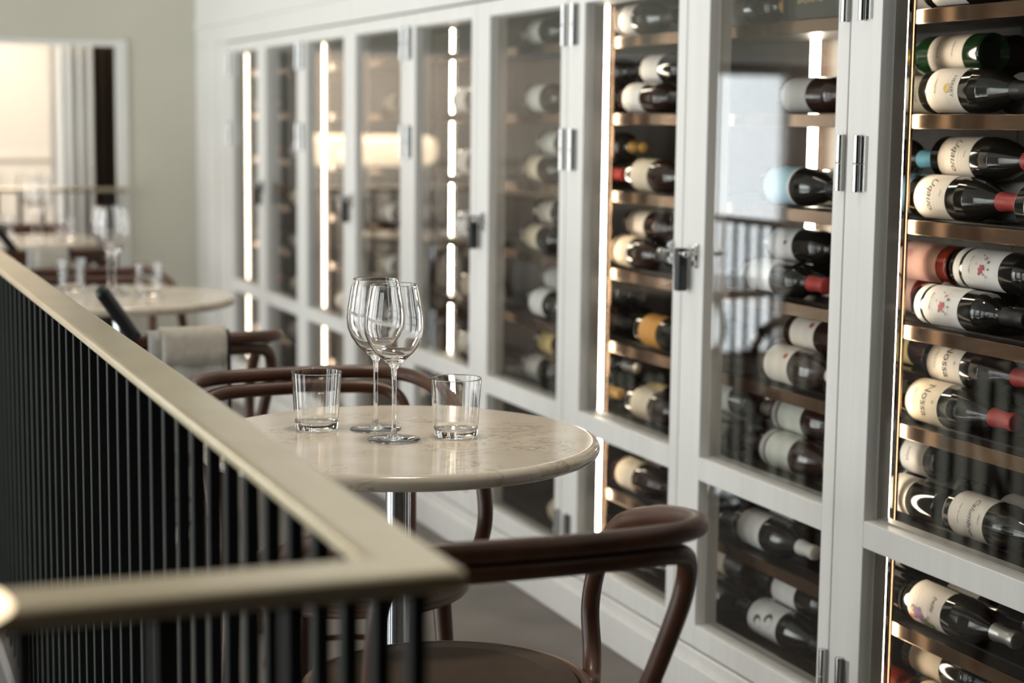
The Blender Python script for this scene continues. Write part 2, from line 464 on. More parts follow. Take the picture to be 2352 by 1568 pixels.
# ------------------------------------------------------------------ wine cabinets
def label_dist(i): return ['nearest', 'second nearest', 'middle', 'second farthest', 'farthest'][i]
UNITS = []
def cabinet(i, y0, y1, y2, led_x, led_mat, label):
    """One double-door unit from seam y0 to y2 (y1 is where the two doors meet)."""
    t = thing('wine_cabinet', label, 'wine cabinet', (D, y0, 0), group='white glazed wine cabinets along the wall')
    def P(name, mb, m, par=t, bevel=0):
        mb.v = [(x-D, y-y0, z) for x, y, z in mb.v]
        return obj(name, mb, m, par, bevel=bevel)
    e = .0015
    b = MB(); b.box(XB-.02,XB,y0+e,y2-e,BOT,TOP); b.box(D+.05,XB-.02,y0+e,y2-e,BOT-.0,BOT+.02); b.box(D+.05,XB-.02,y0+e,y2-e,TOP-.02,TOP)
    P('carcass', b, M['carcass'])
    # post that carries the light strip at the far end, slim post where the doors meet
    b = MB(); b.box(D+.058,D+.078,y2-.05,y2-e,BOT+.02,TOP-.02); b.box(D+.078,D+.079,y2-.05,y2-.04,BOT+.02,TOP-.02)
    P('light_post', b, M['post'])
    b = MB(); b.box(D+.1,D+.106,y2-.056,y2-.046,BOT+.02,TOP-.02); b.box(D+.062,D+.074,y1-.008,y1+.008,BOT+.02,TOP-.02)
    P('bronze_post', b, M['bronze'], bevel=.001)
    b = MB(); b.box(led_x-.0034,led_x+.0034,y2-.054,y2-.047,BOT+.06,TOP-.045)
    P('light_strip', b, led_mat)
    if i == 1:
        b = MB(); b.box(XB-.06,XB-.045,3.512,3.527,BOT+.06,TOP-.04); P('light_strip', b, led_mat)
    for z in SHELVES:
        b = MB(); b.box(SF+.0125,XB-.02,y0+e,y2-e,z-.018,z); b.box(SF+.006,SF+.0125,y0+e,y2-.06,z-.018,z)
        b.box(SF+.05,SF+.056,y0+e,y2-e,z,z+.003); b.box(SF+.14,SF+.146,y0+e,y2-e,z,z+.003)
        s = P('shelf', b, M['shelf'])
        b = MB(); b.box(SF,SF+.006,y0+e,y2-.06,z-.0245,z+.002)
        P('shelf_front', b, M['bronze'], s, .001)
    for (a, c, hinge_far) in ((y0, y1, False), (y1, y2, True)):
        b = MB(); g = .0018
        far, near = c-.103, a+.042
        b.box(D,D+.030,far,c-g,BOT,TOP); b.box(D,D+.030,a+g,near,BOT,TOP)
        b.box(D,D+.030,near,far,TOP-.043,TOP); b.box(D,D+.030,near,far,BOT,BOT+.05); b.box(D,D+.030,near,far,.494,.545)
        d = P('door', b, M['white'], bevel=.0022)
        b = MB()
        for z0, z1 in ((BOT+.05,.494),(.545,TOP-.043)):
            b.box(D+.024,D+.05,far-.006,far+.02,z0-.005,z1+.005); b.box(D+.024,D+.05,near-.02,near+.004,z0-.005,z1+.005)
            b.box(D+.026,D+.05,near,far,z0-.005,z0+.004); b.box(D+.026,D+.05,near,far,z1-.004,z1+.005)
        P('gasket', b, M['gasket'], d)
        for z0, z1 in ((BOT+.05,.494),(.545,TOP-.043)):
            b = MB(); b.box(D+.012,D+.018,near-.004,far+.004,z0-.004,z1+.004)
            P('glass_pane', b, M['pane'], d)
        hy = (c-.050) if hinge_far else (a+.0085)
        for hz in (1.51, 1.20, .218):
            b = MB(); b.lathe([(0,-.052),(.0075,-.052),(.0075,-.0012),(.0068,-.0008),(.0068,.0008),(.0075,.0012),(.0075,.052),(0,.052)], 16, (D-.008,hy,hz))
            if hinge_far: b.box(D-.004,D+.0008,hy-.022,hy-.004,hz-.050,hz+.050)
            else: b.box(D-.006,D+.0008,hy-.006,hy+.006,hz-.050,hz+.050)
            P('hinge', b, M['steel'], d)
        # latch at the meeting edge
        ly = (a+.043) if hinge_far else (c-.075)
        b = MB(); b.box(D-.004,D+.001,ly-.006,ly+.006,.958,1.010); b.lathe([(0,0),(.0042,0),(.0042,.02),(.003,.022),(.007,.027),(.0078,.031),(.006,.036),(0,.038)], 16, (D,ly,.988), axis='x-')
        b.box(D-.012,D-.004,ly-.0045,ly+.0045,.962,.974); b.box(D-.012,D-.004,ly-.0045,ly+.0045,.995,1.006)
        P('latch', b, M['steel'], d)
    UNITS.append(t)
    return t
LEDX = D+.085
cabinet(0, 1.523, 2.173, 2.823, LEDX, M['led'], 'white framed glass wine cabinet at the right edge, its flowered and script labels sharpest')
cabinet(1, 2.823, 3.473, 4.123, LEDX, M['led'], 'white framed glass wine cabinet behind the bentwood armchair, bright window mirrored in its door')
cabinet(2, 4.123, 4.773, 5.423, D+.143, M['led'], 'white framed glass wine cabinet behind the stemmed glasses, light strip broken by its shelves')
cabinet(3, 5.423, 6.073, 6.723, LEDX, M['ledfar'], 'white framed glass wine cabinet left of the stemmed glasses with large lamp mirrored in it')
cabinet(4, 6.723, 7.373, 7.983, LEDX-.006, M['ledfar'], 'white framed glass wine cabinet nearest the grey end wall, a wide glowing strip inside')

def padlock(y, label, first=[None]):
    if first[0] is None:
        t = thing('lock', label, 'lock', (D-.020, y, .905), group='black locks hanging at the cabinet door seams')
        b = MB(); b.box(-.012,.012,-.0115,.0115,0,.094); obj('lock_body', b, M['black'], t, bevel=.004, seg=3)
        b = MB(); b.tube([(.012,-.014,.083),(-.010,-.016,.083)], .0035, 10, 1); obj('shackle', b, M['steel'], t)
        first[0] = t
    else:
        t = copy_tree(first[0]); t.location = (D-.020, y, .905); t['label'] = label
    return t
padlock(3.437, 'sharpest and nearest of the black locks hanging on the cabinet doors')
padlock(4.735, 'black lock on the cabinet door seam just right of the stemmed wine glasses')
padlock(6.035, 'black lock on the cabinet door seam just left of the stemmed wine glasses')
padlock(7.335, 'black lock on the cabinet seam closest to the grey end wall, blurriest of the locks')

# ------------------------------------------------------------------ bottles
PROF = {
  'bordeaux': ([(0,.012),(.022,.012),(.030,.004),(.0345,0),(.0372,.004),(.0372,.185),(.0355,.200),(.028,.214),(.0185,.224),(.0152,.235),(.0142,.262)], .0372, .300, .262),
  'burgundy': ([(0,.014),(.024,.014),(.033,.004),(.038,0),(.0408,.005),(.0408,.150),(.0385,.172),(.032,.198),(.0235,.220),(.0175,.238),(.0148,.262)], .0408, .298, .255),
}
BODY, CAPS, LABS = {}, {}, {}
def body_mesh(kind, gl):
    if (kind, gl) not in BODY:
        b = MB(); b.lathe(PROF[kind][0] + [(.0142,.285),(0,.285)], 28, axis='y-')
        BODY[kind, gl] = b.mesh('glass_body', BG[gl])
    return BODY[kind, gl]
def cap_mesh(kind, c):
    if (kind, c) not in CAPS:
        h0 = PROF[kind][3]-.022; L = PROF[kind][2]
        r0 = .0172 if kind == 'bordeaux' else .0182
        b = MB(); b.lathe([(r0-.002,h0-.001),(r0,h0),(.0152,.262),(.0150,.283),(.0165,.284),(.0165,.292),(.0155,L-.001),(.013,L),(0,L-.001)], 20, axis='y-')
        CAPS[kind, c] = b.mesh('capsule', CAPM[c])
    return CAPS[kind, c]
def lab_mesh(kind, c, t0, t1, span, mat_=None):
    key = (kind, c, t0, t1, span)
    if key not in LABS:
        r = PROF[kind][1]+.0005; n = 18
        vs_, fs_, uv = [], [], []
        ts = [t0, t0+.002, t1-.002, t1]
        for j, t in enumerate(ts):
            for k in range(n+1):
                ph = (k/n-.5)*span
                vs_.append((-r*math.cos(ph), -t, -r*math.sin(ph))); uv.append((k/n, (t-t0)/(t1-t0)))
        for j in range(3):
            for k in range(n):
                a = j*(n+1)+k; fs_.append((a, a+1, a+n+2, a+n+1))
        b = MB(); b.add(vs_, fs_, True)
        m = b.mesh('label', LB[c])
        l = m.uv_layers.new(name='UVMap')
        for p in m.polygons:
            for li in p.loop_indices: l.data[li].uv = uv[m.loops[li].vertex_index]
        LABS[key] = m
    return LABS[key]
def wrap(kind, pts2, t_c, lift=.0011):
    """2D points (x to the label's right, y up towards the neck) to the bottle's surface."""
    r = PROF[kind][1]+lift
    return [(-r*math.cos(x/r), -(t_c+y), -r*math.sin(x/r)) for x, y in pts2]
def text_geo(s, size, shear=0.):
    cu = bpy.data.curves.new('lettering', 'FONT'); cu.body = s; cu.size = size; cu.align_x = 'CENTER'; cu.align_y = 'CENTER'; cu.shear = shear
    cu.resolution_u = 3
    o = bpy.data.objects.new('lettering', cu); COL.objects.link(o)
    bpy.context.view_layer.update()
    me = bpy.data.meshes.new_from_object(o.evaluated_get(bpy.context.evaluated_depsgraph_get()))
    vs_ = [(v.co.x, v.co.y) for v in me.vertices]; fs_ = [list(p.vertices) for p in me.polygons]
    bpy.data.objects.remove(o); bpy.data.curves.remove(cu); bpy.data.meshes.remove(me)
    return vs_, fs_
def lettering(parent, kind, s, size, t_c, x=0, ink=INK, shear=0.):
    v, f = text_geo(s, size, shear)
    b = MB(); b.add(wrap(kind, [(p[0]+x, p[1]) for p in v], t_c), f)
    return obj('lettering', b, ink, parent)
def blob(b, kind, x, y, rx, ry, t_c, ang=0, n=10, lift=.0012):
    pts = []
    for k in range(n):
        a = 2*PI*k/n; px, py = rx*math.cos(a), ry*math.sin(a)
        pts.append((x+px*math.cos(ang)-py*math.sin(ang), y+px*math.sin(ang)+py*math.cos(ang)))
    b.add(wrap(kind, pts, t_c, lift), [tuple(range(n))])
def flowers(parent, kind, t_c, pal, seed):
    rnd = random.Random(seed)
    for name, items in pal:
        b = MB()
        for (x, y, r) in items:
            for k in range(6):
                a = k*PI/3+rnd.random(); blob(b, kind, x+r*.55*math.cos(a), y+r*.55*math.sin(a), r*.55, r*.35, t_c, a, 8, .0012+.00008*k)
        obj('flower_motif', b, PETAL[name], parent)

ROWX = {'f': 1.948, 'b': 2.034, 'r': 2.120, 'u': 1.991, 'v': 2.077}
ROWZ = {'f': 0, 'b': 0, 'r': 0, 'u': .0710, 'v': .0710}
GLASSWORD = {'dark': 'dark', 'green': 'green', 'rose': 'red amber', 'plum': 'plum brown'}
SHELFWORD = ['top', 'second', 'third', 'fourth', 'fifth', 'sixth', 'seventh', 'lowest']
BOTTLES = []
def bottle(unit, shelf, row, ybase, d=-1, gl='dark', lab='white', cap='black', kind='bordeaux', t0=.030, t1=.125, span=2.9, tilt=None, note=None):
    r = PROF[kind][1]
    z = SHELVES[shelf] + r + ROWZ[row] + .0035
    if row in 'uv': z = SHELVES[shelf] + .0035 + r + ROWZ[row]
    tl = math.radians(tilt if tilt is not None else random.Random(len(BOTTLES)).uniform(-4, 26))
    o = link('wine_bottle', None, None, (ROWX[row], ybase, z), (0 if d < 0 else PI, tl, 0))
    link('glass_body', body_mesh(kind, gl), o)
    link('capsule', cap_mesh(kind, cap), o)
    lo = None
    if lab: lo = link('label', lab_mesh(kind, lab, t0, t1, span), o)
    o['category'] = 'wine bottle'
    o['group'] = 'wine bottles lying on the cabinet shelves'
    BOTTLES.append((o, unit, shelf, row, ybase, d, gl, lab, cap, note))
    return o, lo
B = bottle
# -- unit 0, the nearest door, read off the photograph shelf by shelf
def near_unit():
    B(0,0,'f',2.774,-1,lab='white',kind='burgundy'); B(0,0,'b',2.955,-1,lab='ivory'); B(0,0,'f',2.455,-1,lab='cream')
    # second shelf
    o,l = B(0,1,'f',2.769,-1,lab='ivory',kind='burgundy',tilt=12)
    lettering(l,'burgundy','HENRY',.013,.107); b = MB(); blob(b,'burgundy',.004,.004,.0085,.0085,.088,0,16); obj('gold_seal',b,PETAL['gold'],l)
    lettering(l,'burgundy','reserve',.009,.058)
    o,l = B(0,1,'b',2.99,-1,lab='cream',tilt=10); lettering(l,'bordeaux','Cuvee',.016,.09,shear=.3)
    o,l = B(0,1,'u',2.655,1,gl='green',lab='ivory',cap='gold',t0=.045,t1=.15,tilt=16); lettering(l,'bordeaux','chateau',.010,.075); lettering(l,'bordeaux','grand vin',.009,.12)
    B(0,1,'v',2.70,1,lab='grey'); B(0,1,'b',2.655,-1,lab='white'); B(0,1,'f',2.45,-1,lab='white')
    # third
    o,l = B(0,2,'f',2.794,-1,lab='ivory',cap='red',kind='burgundy',tilt=14); lettering(l,'burgundy','Uqauo',.024,.078,shear=.35); lettering(l,'burgundy','vino',.008,.110)
    B(0,2,'b',2.995,-1,lab='blue',t0=.03,t1=.10,tilt=5); B(0,2,'u',3.10,-1,lab='ivory',cap='blue',tilt=0)
    o,l = B(0,2,'u',2.785,-1,lab='ivory',cap='red',kind='burgundy',tilt=14); lettering(l,'burgundy','Uqauo',.024,.078,shear=.35); lettering(l,'burgundy','vino',.008,.110)
    B(0,2,'b',2.68,-1,lab='white'); B(0,2,'f',2.48,-1,lab='ivory')
    # fourth: rose bottles and the flowered white labels
    pal = [('rose',[(.004,0,.0075),(.0085,-.003,.004)]),('blush',[(-.008,.002,.0035),(.012,.008,.0022),(-.001,-.010,.002)]),('leaf',[(-.004,.009,.0028),(.004,.011,.0022),(.010,.004,.0018),(-.012,-.004,.0018)])]
    for row, y in (('f',2.770),('u',2.715)):
        o,l = B(0,3,row,y,-1,lab='white',cap='black',t0=.042,t1=.148,tilt=18)
        flowers(l,'bordeaux',.100,[(n,[(x*1.7,y*1.7,r*1.15) for x,y,r in it]) for n,it in pal],3); lettering(l,'bordeaux','fleur rouge',.0075,.066)
        link('neck_band', lab_mesh('bordeaux','white',.016,.034,2.9), o)
    for row, y in (('b',2.862),('u',2.725)):
        o,l = B(0,3,row,y,1,gl='rose',lab='pink',cap='white',t0=.03,t1=.155,tilt=16)
        b = MB(); blob(b,'bordeaux',.008,.020,.010,.010,.10,0,14); obj('pink_seal',b,PETAL['blush'],l)
        b = MB(); b.add(wrap('bordeaux',[(-.05+.1*k/12,-.024) for k in range(13)]+[(.05-.1*k/12,-.0215) for k in range(13)],.088),[tuple(range(26))]); obj('ruled_line',b,PETAL['rose'],l)
    B(0,3,'b',2.84,-1,lab='white')
    # fifth
    for row, y in (('f',2.788),('u',2.785)):
        o,l = B(0,4,row,y,-1,lab='cream' if row=='f' else 'ivory',cap='red',kind='burgundy',t0=.022,t1=.122,tilt=16)
        lettering(l,'burgundy','Nossa',.027,.080); lettering(l,'burgundy','vinho branco',.007,.048); lettering(l,'burgundy','o',.012,.108,.002)
    B(0,4,'v',2.90,1,gl='plum',lab='yellow',t0=.058,t1=.15); B(0,4,'r',2.93,1,lab=None); B(0,4,'b',2.85,1,gl='plum',lab=None,cap='red'); B(0,4,'b',2.84,-1,lab='ivory')
    # sixth
    o,l = B(0,5,'u',2.738,1,lab='white',t0=.03,t1=.105,tilt=12); lettering(l,'bordeaux','blanc',.014,.08)
    B(0,5,'f',2.674,1,lab='ivory',t0=.085,t1=.155,tilt=35); B(0,5,'b',2.70,1,lab='grey')
    o,l = B(0,5,'f',2.640,-1,lab='ivory',kind='burgundy',t0=.022,t1=.122,tilt=14); lettering(l,'burgundy','Calumbres',.018,.085,shear=.35); lettering(l,'burgundy','tinto do campo',.006,.052); lettering(l,'burgundy','ribeira',.007,.110)
    B(0,5,'b',2.63,-1,lab='grey')
    # seventh, under the door rail
    o,l = B(0,6,'f',2.754,-1,lab='ivory',cap='silver',kind='burgundy',t0=.022,t1=.125,tilt=8)
    lettering(l,'burgundy','belle',.016,.098,-.012,shear=.35)
    flowers(l,'burgundy',.058,[('violet',[(.016,-.006,.017),(.028,.008,.012)]),('orange',[(.030,-.026,.008)]),('gold',[(.012,-.018,.006)]),('leaf',[(.030,.020,.009),(.036,.034,.008),(.040,.010,.008)]),('blush',[(.018,.030,.004)])],9)
    B(0,6,'u',2.763,1,lab='ivory',t0=.075,t1=.17,tilt=18); B(0,6,'b',2.783,1,lab=None); B(0,6,'f',2.765,1,lab=None); B(0,6,'b',2.775,-1,lab='white',cap='silver')
    # lowest
    B(0,7,'u',2.815,-1,lab='beige',t0=.03,t1=.125,tilt=14); B(0,7,'f',2.751,1,gl='rose',lab=None,cap='red'); B(0,7,'f',2.745,-1,lab='cream',kind='burgundy',tilt=30); B(0,7,'b',2.83,-1,lab='grey')
near_unit()

def second_unit():
    # right hand door
    o,l = B(1,0,'f',3.56,-1,lab='grey',cap='gold'); B(1,0,'f',4.118,-1,lab='white',cap='black',kind='burgundy'); B(1,0,'b',3.80,-1,lab='grey')
    B(1,1,'f',3.291,-1,gl='plum',lab='grey',tilt=4)
    B(1,1,'f',4.071,-1,gl='plum',lab='white',tilt=4); B(1,1,'u',4.061,-1,lab='white',tilt=8); B(1,1,'b',4.066,-1,lab='ivory'); B(1,1,'u',4.39,-1,lab='blue'); B(1,1,'f',4.40,-1,lab='ivory'); B(1,1,'b',4.40,-1,lab='cream')
    o,l = B(1,2,'f',3.348,-1,lab='blue',kind='burgundy',tilt=20); link('white_border', lab_mesh('burgundy','white',.124,.134,2.9), o)
    B(1,2,'f',4.011,-1,gl='plum',lab='cream',kind='burgundy',tilt=14); B(1,2,'b',4.1,-1,lab='beige'); B(1,2,'r',3.40,-1,lab='grey')
    o,l = B(1,3,'u',3.399,-1,lab='white',tilt=10); b = MB(); blob(b,'bordeaux',0,.004,.005,.007,.095,.4); obj('dark_emblem',b,INK,l)
    B(1,3,'f',3.418,-1,lab='white',cap='red',tilt=34); B(1,3,'b',3.465,-1,lab='ivory')
    B(1,3,'f',4.117,-1,gl='plum',lab='cream',kind='burgundy',tilt=12); B(1,3,'u',4.119,-1,gl='plum',lab='ivory',tilt=10); B(1,3,'b',4.09,-1,lab='ivory')
    for row, y in (('f',3.325),('u',3.300)):
        o,l = B(1,4,row,y,-1,gl='plum',lab='ivory',cap='white',kind='burgundy' if row=='f' else 'bordeaux',tilt=22)
        k = 'burgundy' if row=='f' else 'bordeaux'
        b = MB(); blob(b,k,-.012,.028,.007,.007,.078,0,14); obj('red_seal',b,PETAL['seal'],l)
    B(1,4,'b',3.46,-1,lab='beige')
    B(1,4,'f',3.945,-1,lab='orange',kind='burgundy',tilt=8); B(1,4,'r',4.0,-1,lab='grey')
    for row, y in (('f',3.319),('u',3.345)):
        o,l = B(1,5,row,y,-1,gl='plum',lab='sage',cap='gold' if row=='f' else 'black',kind='burgundy',t0=.040,t1=.135,tilt=18)
        link('lace_band', lab_mesh('burgundy','grey',.016,.034,2.9), o)
    B(1,5,'b',3.33,-1,lab='sage'); B(1,5,'f',3.66,-1,lab='beige'); B(1,5,'u',3.66,-1,lab='grey',cap='white'); B(1,5,'b',3.66,-1,lab='grey')
    B(1,5,'f',3.984,-1,gl='plum',lab='cream',kind='burgundy',tilt=12); B(1,5,'b',4.10,-1,lab='yellow')
    B(1,6,'f',3.422,-1,lab='white',kind='burgundy',cap='white',tilt=8); B(1,6,'u',3.37,-1,lab='sage'); B(1,6,'b',3.385,-1,lab='sage',tilt=30)
    B(1,6,'f',3.745,-1,lab='beige'); B(1,6,'u',3.70,-1,lab='grey'); B(1,6,'b',3.69,-1,lab='sage')
    B(1,6,'f',4.06,-1,gl='plum',lab='cream',kind='burgundy',tilt=12); B(1,6,'b',4.10,-1,lab='grey')
    o,l = B(1,7,'f',3.353,-1,lab='white',tilt=14,t0=.02,t1=.14,kind='burgundy')
    b = MB()
    for (cx_, cy_, r) in ((.006,-.018,.015),(-.006,.024,.016)):
        n = 12; pts = [(cx_+r*math.cos(PI*(.1+1.5*k/n)), cy_+r*math.sin(PI*(.1+1.5*k/n))) for k in range(n+1)]
        pts += [(cx_+.004+r*.72*math.cos(PI*(.1+1.5*k/n)), cy_+.004+r*.72*math.sin(PI*(.1+1.5*k/n))) for k in range(n,-1,-1)]
        nn = n+1; b.add(wrap('burgundy',pts,.08),[(k,k+1,2*nn-2-k,2*nn-1-k) for k in range(n)])
    obj('swirl_motif', b, INK, l)
    B(1,7,'u',3.343,-1,lab='white',tilt=14); B(1,7,'b',3.35,-1,lab='ivory')
    B(1,7,'f',3.665,-1,lab='brown',kind='burgundy',tilt=14); B(1,7,'u',3.66,-1,lab='beige',tilt=14); B(1,7,'b',3.67,-1,lab='brown')
    B(1,7,'f',4.0,-1,lab='cream')
second_unit()

def third_unit():
    R = random.Random(21)
    B(2,0,'f',4.72,-1,lab='grey')
    for sh, lst in {1:[('f',4.70,'sage','white'),('b',4.72,'grey','gold'),('f',5.30,'ivory','black')],
                    2:[('f',4.72,'cream','gold'),('u',4.70,'sage','white'),('b',4.72,'ivory','gold'),('f',4.40,'ivory','red'),('u',4.38,'cream','gold'),('b',4.40,'sage','black'),('f',5.28,'ivory','black')],
                    3:[('f',4.72,'cream','white'),('u',4.72,'ivory','gold'),('b',4.72,'sage','white'),('f',4.42,'grey','gold'),('f',5.28,'white','black')],
                    4:[('f',4.66,'white','gold'),('u',4.66,'grey','gold'),('b',4.66,'grey','gold'),('f',4.35,'grey','black'),('u',4.35,'grey','black'),('b',4.35,'white','black'),('f',5.24,'beige','black')],
                    5:[('f',4.70,'grey','white'),('u',4.70,'yellow','gold'),('b',4.70,'grey','gold'),('f',4.39,'grey','gold'),('u',4.39,'sage','silver'),('b',4.40,'grey','black'),('f',5.26,'ivory','black')],
                    6:[('f',4.60,'grey','white'),('b',4.70,'grey','gold'),('f',5.25,'beige','black')],
                    7:[('f',4.50,'beige','white'),('b',4.62,'grey','black'),('f',5.2,'grey','black')]}.items():
        for row, y, lb, cp in lst:
            B(2,sh,row,y,-1,gl=R.choice(['dark','dark','plum']),lab=lb,cap=cp,kind=R.choice(['bordeaux','burgundy']) if row in 'fb' else 'bordeaux')
third_unit()
def far_units():
    R = random.Random(5)
    for u, y0 in ((3, 5.423), (4, 6.723)):
        for sh in range(1, 8):
            for y in (y0+.60, y0+1.20):
                if R.random() < .72:
                    B(u,sh,'f',y+R.uniform(-.03,.03),-1,gl='dark',lab=R.choice(['ivory','grey','cream','white','beige']),cap=R.choice(['black','gold','red']))
far_units()

def name_bottles():
    """One sentence per bottle from what it looks like and where it lies."""
    where = ['behind nearest door', 'in window-mirroring cabinet', 'in cabinet behind glasses', 'in lamp-mirroring cabinet', 'in end-wall cabinet']
    base = []
    for (o, u, sh, row, y, d, gl, lab, cap, note) in BOTTLES:
        lw = {'sage':'sage white','blue':'pale blue',None:''}.get(lab, lab)
        rw = {'f':'front','b':'back','r':'rear','u':'stacked','v':'rear stacked'}[row]
        head = GLASSWORD[gl] + ' bottle' + ((', ' + lw + ' label') if lab else ', no label')
        base.append((head, '%s row of %s shelf %s' % (rw, SHELFWORD[sh], where[u])))
    groups = {}
    for i, (a, c) in enumerate(base):
        groups.setdefault((a, c), []).append(i)
    for (a, c), ids in groups.items():
        if len(ids) == 1:
            BOTTLES[ids[0]][0]['label'] = a + ', ' + c
        else:
            ids.sort(key=lambda i: -BOTTLES[i][4])     # farther along the wall = further left in the row
            names = {2: ['leftmost', 'rightmost'], 3: ['leftmost', 'middle', 'rightmost']}[len(ids)]
            for k, i in enumerate(ids):
                BOTTLES[i][0]['label'] = a + ', ' + names[k] + ' in ' + c
def check_bottles():
    by = {}
    for (o, u, sh, row, y, d, gl, lab, cap, note) in BOTTLES:
        by.setdefault((sh, row), []).append((y-.3, y, o.name) if d < 0 else (y, y+.3, o.name))
    for k, l in by.items():
        l.sort()
        for a, b in zip(l, l[1:]):
            if b[0] < a[1]-.001: print('BOTTLE OVERLAP', k, a, b)
check_bottles()
name_bottles()

# dark box with gold lettering on the top shelf
t = thing('gift_box', 'dark wine box with gold lettering on the top shelf of the window-mirroring cabinet', 'box', (1.945,3.14,SHELVES[0]+.003))
b = MB(); b.box(-.045,.045,-.11,.11,0,.085); obj('box_body', b, BG['dark'], t, bevel=.002)
v, f = text_geo('BALKONG', .021)
b = MB(); b.add([(-.0458, -(x+.0), y+.040) for x, y in v], [list(reversed(q)) for q in f]); obj('lettering', b, GOLDINK, t)

# ------------------------------------------------------------------ tables and glasses
TR = .34
def make_table(label):
    t = thing('round_table', label, 'table', group='round marble bistro tables')
    r = TR; h = .026
    prof = [(0,0)]
    prof += [(r-h/2+h/2*math.sin(a)*1.0, h/2-h/2*math.cos(a)) for a in [PI*k/12 for k in range(13)]]
    prof += [(0,h)]
    b = MB(); b.lathe(prof, 96); obj('table_top', b, M['marble'], t, loc=(0,0,.74-h))
    b = MB(); b.lathe([(0,.02),(.0215,.02),(.0215,.706),(0,.706)], 32); b.lathe([(0,.702),(.11,.702),(.11,.7135),(0,.7135)], 32); obj('pole', b, M['chrome'], t)
    b = MB(); b.lathe([(0,0),(.19,0),(.195,.006),(.19,.012),(.05,.024),(.028,.045),(0,.045)], 48); obj('base', b, M['chrome'], t)
    return t
TABLES = [(.915,2.79), (.86,5.28), (.91,7.80)]
T1 = make_table('round cream marble table carrying the sharp glasses, nearest of the three tables'); T1.location = (*TABLES[0],0)
T2 = copy_tree(T1); T2.location = (*TABLES[1],0); T2['label'] = 'middle one of the three round marble tables, behind the brass handrail'
T3 = copy_tree(T1); T3.location = (*TABLES[2],0); T3['label'] = 'farthest of the three round marble tables, in front of the opening'

def make_wine_glass(label):
    H = .260
    outer = [(.0,.0),(.043,.0),(.0445,.0008),(.043,.0016),(.024,.0025),(.012,.0042),(.0062,.0085),(.0045,.0160),(.0037,.03),(.0035,.07),(.0037,.100),(.0050,.117),(.0090,.126),
             (.0200,.135),(.0320,.146),(.0420,.160),(.0485,.176),(.0502,.190),(.0490,.208),(.0455,.229),(.0418,.249),(.0392,H-.0006),(.0390,H)]
    inner = [(.0386,H+.0002),(.0383,H-.0005),(.0409,.249),(.0446,.229),(.0481,.208),(.0493,.190),(.0476,.177),(.0410,.1612),(.0308,.1476),(.0185,.1375),(.008,.1330),(0,.1320)]
    b = MB(); b.lathe(outer + inner, 48)
    return tag(obj('wine_glass', b, M['glass']), label, 'wine glass', 'empty stemmed wine glasses on the tables')
def make_tumbler(label):
    H = .100
    outer = [(0,.0006),(.033,.0),(.0358,.0015),(.0370,.005),(.0374,.012),(.0432,H-.0008),(.0430,H)]
    inner = [(.0424,H+.0002),(.0421,H-.0008),(.0364,.018),(.0345,.0138),(.030,.0126),(0,.0120)]
    b = MB(); b.lathe(outer + inner, 48)
    return tag(obj('tumbler', b, M['glass']), label, 'tumbler', 'empty water tumblers on the tables')
W1 = make_wine_glass('tall stemmed wine glass in front of its twin on nearest marble table')
K1 = make_tumbler('clear tumbler on the nearest marble table, right of the stemmed glasses')
def put(o, loc, label=None):
    c = o if label is None else o.copy()
    if label is not None: COL.objects.link(c); c['label'] = label
    c.location = loc; return c
zt = .7402
tx, ty = TABLES[0]
put(W1, (.899,2.766,zt)); put(W1, (.900,2.871,zt), 'tall stemmed wine glass standing behind its twin on nearest marble table')
put(K1, (1.007,2.761,zt)); put(K1, (.8035,2.902,zt), 'clear tumbler on the nearest marble table, beside the brass handrail')
put(W1, (.853,5.325,zt), 'nearer stemmed wine glass on the middle marble table, blurred')
put(W1, (.852,5.437,zt), 'farther stemmed wine glass on the middle marble table, blurred')
put(K1, (.938,5.248,zt), 'blurred tumbler on the middle marble table, near the cabinets')
put(K1, (.745,5.465,zt), 'blurred tumbler on the middle marble table, near the brass handrail')
put(W1, (.930,7.73,zt), 'nearer stemmed wine glass on the farthest marble table')
put(W1, (.918,7.90,zt), 'farther stemmed wine glass on the farthest marble table')
put(K1, (.80,7.92,zt), 'tumbler on the farthest marble table, at the left edge')
put(K1, (1.038,7.763,zt), 'tumbler on the farthest marble table, nearest to the dark brown curtain')

